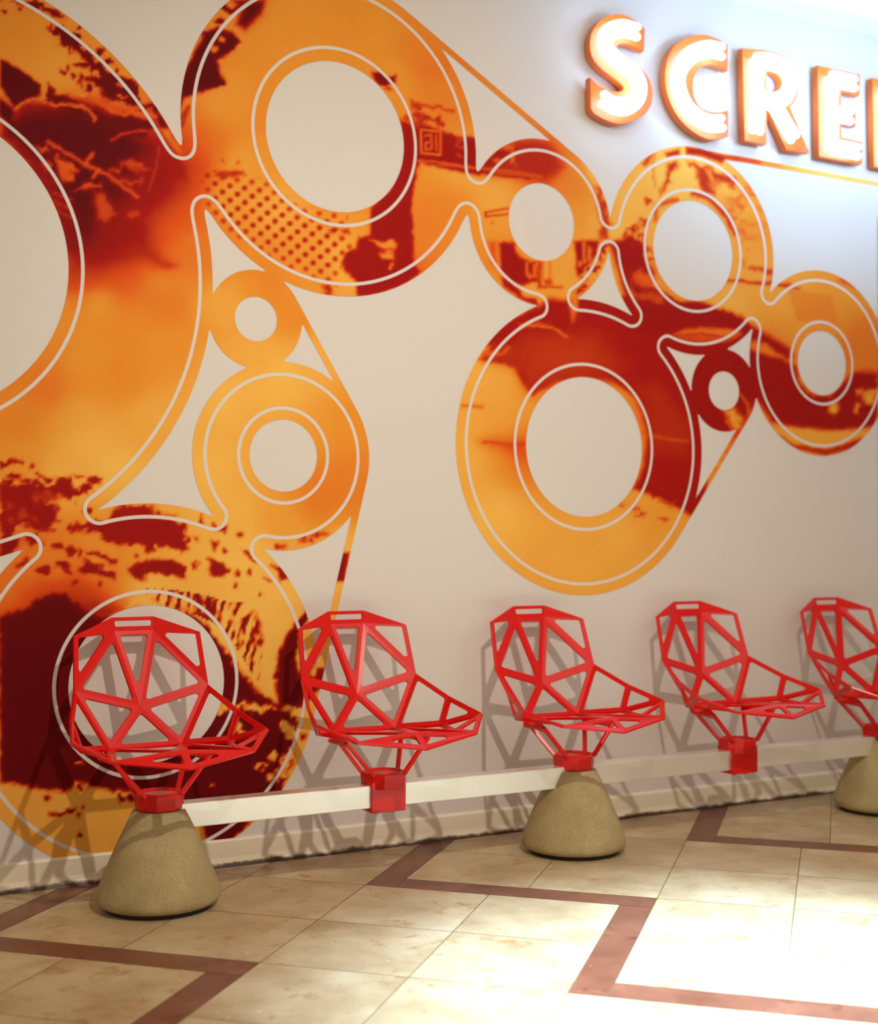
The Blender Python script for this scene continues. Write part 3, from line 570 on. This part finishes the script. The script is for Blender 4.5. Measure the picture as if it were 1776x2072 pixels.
def mirror(names):
    out = []
    for n in names[::-1]:
        if isinstance(n, str): out.append(n if n in 'CSF' else n[0]+('0' if n[1] == '1' else '1'))
        else: out.append((-n[0], n[1], n[2]))
    return out
def shell(name, facets, parent, thick=0.009):
    bm = bmesh.new(); cache = {}
    for fc in facets:
        names, kw = fc[0], (fc[1] if len(fc) > 1 else {})
        ring_facet(bm, cache, names, **kw)
        if kw.get('hole', True) is False or 'ws' not in kw: kw2 = dict(kw)
        else: kw2 = dict(kw); ws = kw['ws']; n = len(ws); kw2['ws'] = [ws[(n-2-i) % n] for i in range(n)]
        mn = mirror(names)
        if set(map(str, mn)) != set(map(str, names)): ring_facet(bm, cache, mn, **kw2)
    bmesh.ops.recalc_face_normals(bm, faces=bm.faces[:])
    o = mesh_obj(name, bm, M_red, parent)
    s = o.modifiers.new('thickness', 'SOLIDIFY'); s.thickness = thick; s.offset = 0; s.use_even_offset = False
    b = o.modifiers.new('soft_edge', 'BEVEL'); b.width = 0.0012; b.segments = 1; b.limit_method = 'ANGLE'; b.angle_limit = math.radians(50)
    return o
def make_chair(base):
    root = empty('chair', (0, 0, 0))
    shell('backrest', [(['B0', 'B1', 'C'],), (['B1', 'M1', 'C'],), (['B1', 'U1', 'M1'], dict(ws=[.006, .0150, .0145])), (['C', 'M1', 'L1'],), (['C', 'L1', 'L0'],),
                       (['T0', 'T1', 'B1', 'B0'], dict(ws=[.011, .006, .014, .006], r=.004)), (['T1', 'U1', 'B1'], dict(hole=False))], root)
    shell('seat', [(['L1', 'S', 'L0'], dict(ws=[.014]*3)), (['L1', 'Y1', 'R1', 'S'], dict(ws=[.013, .013, .014, .014])), (['S', 'R1', 'F'], dict(ws=[.013, .017, .011]))], root, 0.008)
    for sgn in ('1', '0'):
        f = [(['M1', 'X1', 'V1', 'L1'], dict(ws=[.0155, .011, .015, .0145])), (['X1', 'W1', 'V1'], dict(ws=[.0155, .012, .011])), (['L1', 'V1', 'Y1'], dict(ws=[.007, .007, .009])),
             (['V1', 'W1', 'Y1'], dict(ws=[.009, .009, .008])), (['W1', 'R1', 'Y1'], dict(ws=[.015, .011, .009]))]
        bm = bmesh.new(); cache = {}
        for names, kw in f:
            if sgn == '0':
                n = len(names); names = mirror(names); kw = dict(ws=[kw['ws'][(n-2-i) % n] for i in range(n)])
            ring_facet(bm, cache, names, r=.005, **kw)
        bmesh.ops.recalc_face_normals(bm, faces=bm.faces[:])
        o = mesh_obj('side_wing', bm, M_red, root)
        s = o.modifiers.new('thickness', 'SOLIDIFY'); s.thickness = 0.009; s.offset = 0
        b = o.modifiers.new('soft_edge', 'BEVEL'); b.width = 0.0012; b.segments = 1; b.limit_method = 'ANGLE'; b.angle_limit = math.radians(50)
    for sx in (1, -1):
        # one cast fork: rear arm, front arm, gusset under the seat
        bm = bmesh.new()
        A = [Vector((sx*x, -y, z)) for x, y, z in ((.118, -.118, .428), (.142, .040, .424), (.052, .050, .318), (.060, -.030, .318))]
        kk = [(A[0]), (A[1]), (A[2]), (A[3])]
        if sx < 0: kk = [kk[1], kk[0], kk[3], kk[2]]; ws = [.020, .014, .006, .015]
        else: ws = [.020, .015, .006, .014]
        ring_facet(bm, {}, [tuple(v) for v in kk], ws=ws, r=.008)
        bmesh.ops.remove_doubles(bm, verts=bm.verts[:], dist=1e-5)
        g = [bm.verts.new((sx*x, -y, z)) for x, y, z in ((.112, -.128, .430), (.158, -.062, .417), (.131, .034, .413), (.146, .036, .436))]
        bm.faces.new(g)
        bmesh.ops.recalc_face_normals(bm, faces=bm.faces[:])
        o = mesh_obj('support_arm', bm, M_red, root)
        s = o.modifiers.new('thickness', 'SOLIDIFY'); s.thickness = 0.011; s.offset = 0
        b = o.modifiers.new('soft_edge', 'BEVEL'); b.width = 0.0015; b.segments = 1; b.limit_method = 'ANGLE'; b.angle_limit = math.radians(50)
    # collar: eight-sided cast ring with an open rim
    bm = bmesh.new(); n = 8; rings = []
    for r, z in ((.066, .2755), (.069, .300), (.071, .322), (.062, .326), (.056, .320), (.0001, .319)):
        rings.append([bm.verts.new((r*1.02*math.cos(math.pi/8+2*math.pi*i/n), r*math.sin(math.pi/8+2*math.pi*i/n), z)) for i in range(n)])
    for a, b in zip(rings, rings[1:]):
        for i in range(n): bm.faces.new((a[i], a[(i+1) % n], b[(i+1) % n], b[i]))
    bm.faces.new(rings[0][::-1]); bevel(bm, .002, 2, 25)
    mesh_obj('collar', bm, M_red, root)
    if base == 'bracket':
        bm = bmesh.new()
        box(bm, -.058, .058, -.041, -.0305, .204, .300); box(bm, -.058, .058, .0305, .041, .204, .300)
        box(bm, -.058, .058, -.0304, .0304, .2895, .300); box(bm, -.058, .058, -.0304, .0304, .204, .2145)
        bevel(bm, .002, 2)
        br = mesh_obj('clamp_bracket', bm, M_red, root)
        for xx in (-.028, .028):
            bm = bmesh.new(); lathe(bm, [(.006, .196), (.0085, .197), (.0085, .204)], 6, (xx, -.012)); mesh_obj('bolt', bm, M_steel, br)
    return root
def copy_tree(o, parent=None):
    c = o.copy(); COL.objects.link(c); c.parent = parent
    for ch in list(o.children): copy_tree(ch, c)
    return c
proto_cone, proto_clamp = make_chair('cone'), make_chair('bracket')
labels = ['red faceted wire-like chair in front of the mural ring, nearest, on a concrete cone',
          'red faceted chair clamped to the white beam, between the two nearest concrete cones',
          'red faceted chair on the middle concrete cone, under the large orange ring',
          'red faceted chair clamped to the greyish stretch of beam before the farthest cone',
          'red faceted chair cut by the right edge of the photo, on the farthest cone']
done = set()
for i in range(5):
    proto = proto_clamp if i in (1, 3) else proto_cone
    o = proto if id(proto) not in done else copy_tree(proto)
    done.add(id(proto)); o.location = (CX+CP*i, -CY, 0)
    tag(o, labels[i], 'chair', 'red openwork chairs along the wall')

# ------------------------------------------------------------------ concrete cones
def make_base():
    root = empty('concrete_base', (0, 0, 0))
    bm = bmesh.new()
    prof = [(.140, .012), (.160, .014), (.170, .020), (.1745, .030), (.1735, .042), (.168, .062), (.150, .108), (.1275, .160), (.1035, .212), (.0855, .250), (.0740, .2735), (.060, .2740)]
    lathe(bm, prof, 96); mesh_obj('cone', bm, M_conc, root, True)
    bm = bmesh.new(); lathe(bm, [(.148, 0.0), (.150, .003), (.148, .0125)], 64); mesh_obj('rubber_foot', bm, M_rub, root, True)
    return root
b0 = make_base()
blab = ['rough concrete cone base under the nearest red chair at the left', 'concrete cone base under the middle red chair', 'concrete cone base cut by the right edge of the photo']
for j, i in enumerate((0, 2, 4)):
    o = b0 if j == 0 else copy_tree(b0)
    o.location = (CX+CP*i, -CY, 0); tag(o, blab[j], 'chair base', 'concrete cones carrying the chair row')

# ------------------------------------------------------------------ beam
bm = bmesh.new(); box(bm, CX+.02, 5.6, -CY-.030, -CY+.030, .218, .288); bevel(bm, .003, 2)
tag(mesh_obj('seat_beam', bm, M_beam), 'long white metal beam joining the red chairs and concrete cones', 'beam')

# ------------------------------------------------------------------ sign letters
ZL = (1100, 0, .3806)
def catmull(pts, flags, sub=6):
    out = []; n = len(pts)
    for i in range(n):
        p0, p1, p2, p3 = pts[i-1], pts[i], pts[(i+1) % n], pts[(i+2) % n]
        if flags[i] and flags[(i+1) % n]: out.append(p1); continue
        if flags[i]: p0 = 2*p1-p2
        if flags[(i+1) % n]: p3 = 2*p2-p1
        for k_ in range(sub):
            t = k_/sub; out.append(.5*((2*p1)+(-p0+p2)*t+(2*p0-5*p1+4*p2-p3)*t*t+(-p0+3*p1-3*p2+p3)*t**3))
    return out
def onwall(pts, y):
    return [np.array(wallpt((ZL[0]+x*ZL[2], ZL[1]+z*ZL[2]), y)) for x, z in pts]
def plate_mesh(name, loops, y, depth, mat, parent, org):
    cu = bpy.data.curves.new('tmp', 'CURVE'); cu.dimensions = '2D'; cu.fill_mode = 'BOTH'; cu.extrude = depth/2; cu.bevel_depth = 0.0015
    for lp in loops:
        sp = cu.splines.new('POLY'); sp.points.add(len(lp)-1); sp.use_cyclic_u = True
        for q, p in zip(sp.points, lp): q.co = (p[0]-org[0], p[1]-org[1], 0, 1)
    o = bpy.data.objects.new('tmp', cu); COL.objects.link(o)
    dg = bpy.context.evaluated_depsgraph_get(); me = bpy.data.meshes.new_from_object(o.evaluated_get(dg)); me.name = name
    bpy.data.objects.remove(o); bpy.data.curves.remove(cu)
    me.transform(Matrix.Rotation(math.pi/2, 4, 'X')); me.materials.clear(); me.materials.append(mat)
    ob = bpy.data.objects.new(name, me); link(ob, parent); ob.location = (0, y, 0); return ob
def offset_path(p, d):
    out = []
    for i in range(len(p)):
        t = p[min(i+1, len(p)-1)]-p[max(i-1, 0)]; t = t/np.hypot(*t); out.append(p[i]+np.array([-t[1], t[0]])*d)
    return out
def tube_into(bm, path, r, y, org, n=10):
    rings = []; pts = [Vector((p[0]-org[0], y, p[1]-org[1])) for p in path]
    for i, p in enumerate(pts):
        t = (pts[min(i+1, len(pts)-1)]-pts[max(i-1, 0)]).normalized(); a = Vector((0, 1, 0)); b = t.cross(a).normalized()
        for sc in ([.5, 1] if i == 0 else [1, .5] if i == len(pts)-1 else [1]):
            off = t*(-r*.6 if (i == 0 and sc == .5) else r*.6 if (i == len(pts)-1 and sc == .5) else 0)
            rings.append([bm.verts.new(p+off+(a*math.cos(2*math.pi*j/n)+b*math.sin(2*math.pi*j/n))*r*sc) for j in range(n)])
    for a, b in zip(rings, rings[1:]):
        for j in range(n): bm.faces.new((a[j], a[(j+1) % n], b[(j+1) % n], b[j]))
    bm.faces.new(rings[0]); bm.faces.new(rings[-1][::-1])
def open_catmull(pts, sub=8):
    pts = [2*pts[0]-pts[1]]+pts+[2*pts[-1]-pts[-2]]; out = []
    for i in range(1, len(pts)-2):
        p0, p1, p2, p3 = pts[i-1:i+3]
        for k_ in range(sub):
            t = k_/sub; out.append(.5*((2*p1)+(-p0+p2)*t+(2*p0-5*p1+4*p2-p3)*t*t+(-p0+3*p1-3*p2+p3)*t**3))
    out.append(pts[-2]); return out
YP, YT = -.045, -.085
def letter(loops, flags, tubes, label):
    lw = [catmull(onwall(lp, YP), fl) for lp, fl in zip(loops, flags)]
    org = np.array([min(p[0] for p in lw[0]), min(p[1] for p in lw[0])])
    root = empty('sign_letter', (org[0], 0, org[1]))
    plate_mesh('letter_body', lw, YP+.015, .03, M_orange, root, org)
    for path, smooth in tubes:
        pw = onwall(path, YT); pw = open_catmull(pw) if smooth else pw
        bm = bmesh.new()
        for d in (-.0185, .0185): tube_into(bm, offset_path(pw, d), .0145, YT, org)
        mesh_obj('neon_tube', bm, M_neon, root, True)
    bm = bmesh.new()
    w_ = max(p[0] for p in lw[0])-org[0]
    cxm = np.mean([p for p in onwall(tubes[0][0], YP)], 0)
    for q in (onwall(tubes[0][0], YP)[0], onwall(tubes[0][0], YP)[-1]):
        b2 = bmesh.new(); box(b2, -.008, .008, YP, -.001, -.008, .008)
        bmesh.ops.translate(b2, verts=b2.verts, vec=(q[0]-org[0], 0, q[1]-org[1])); mesh_obj('wall_spacer', b2, M_steel, root)
    bm.free()
    return tag(root, label, 'sign letter', 'glowing letters of the sign on the wall')
fS = [(535,155),(530,270),(470,240),(425,230),(392,240),(388,272),(430,310),(500,355),(550,410),(575,480),(568,555),(530,610),(470,645),(400,658),(330,638),(270,605),(250,575),(247,415),(290,455),(350,485),(400,490),(424,476),(415,452),(370,415),(305,365),(260,310),(245,240),(258,170),(300,110),(360,82),(420,80),(480,108)]
letter([fS], [[i in (0, 1, 16, 17) for i in range(len(fS))]], [([(500,172),(420,152),(350,172),(325,220),(345,280),(405,335),(470,385),(505,445),(498,512),(448,560),(380,562),(310,525)], True)], 'glowing orange letter S, first of the wall sign')
fC = [(975,240),(975,375),(930,352),(870,345),(820,370),(795,410),(790,470),(802,530),(840,580),(900,600),(940,598),(978,588),(978,725),(900,742),(830,722),(760,672),(700,600),(657,500),(645,400),(660,310),(700,240),(770,200),(850,187),(920,208)]
letter([fC], [[i in (0, 1, 11, 12) for i in range(len(fC))]], [([(950,277),(880,262),(800,282),(740,335),(713,400),(718,480),(752,560),(812,622),(880,655),(950,655)], True)], 'glowing orange letter C, between the S and the R')
fR = [(1055,258),(1150,266),(1220,280),(1290,318),(1338,385),(1350,455),(1338,525),(1305,568),(1410,812),(1290,798),(1195,580),(1182,578),(1182,768),(1068,748)]
hR = [(1182,380),(1225,385),(1255,410),(1265,445),(1250,480),(1220,492),(1182,490)]
letter([fR, hR], [[i in (0, 1, 7, 8, 9, 10, 11, 12, 13) for i in range(len(fR))], [i in (0, 6) for i in range(len(hR))]],
       [([(1130,700),(1128,330)], False), ([(1130,325),(1210,330),(1285,372),(1308,440),(1285,510),(1220,540),(1150,532)], True), ([(1222,555),(1330,735)], False)], 'glowing orange letter R, between the C and the E')
fE = [(1455,350),(1677,398),(1675,510),(1577,480),(1577,562),(1655,588),(1655,672),(1577,642),(1580,732),(1690,757),(1690,872),(1463,832)]
e1 = letter([fE], [[True]*len(fE)], [([(1525,425),(1530,790)], False), ([(1530,418),(1655,445)], False), ([(1530,600),(1632,622)], False), ([(1530,780),(1672,808)], False)], 'glowing orange letter E, whole, right of the R')
e2 = copy_tree(e1); e2.location.x += .311
tag(e2, 'glowing orange letter cut by the right edge of the photo, last of the sign', 'sign letter', 'glowing letters of the sign on the wall')

# ------------------------------------------------------------------ lit display panel at the right edge
pr = empty('display_panel', (4.336, 0, 1.0))
bm = bmesh.new(); box(bm, 0, .70, -.030, -.001, 0, 1.42); bevel(bm, .008, 3); mesh_obj('frame', bm, M_pframe, pr)
bm = bmesh.new(); box(bm, .004, .696, -.034, -.0305, .004, 1.416); mesh_obj('lit_face', bm, M_panel, pr)
tag(pr, 'white lit display panel on the wall at the right edge, below the sign', 'display panel')
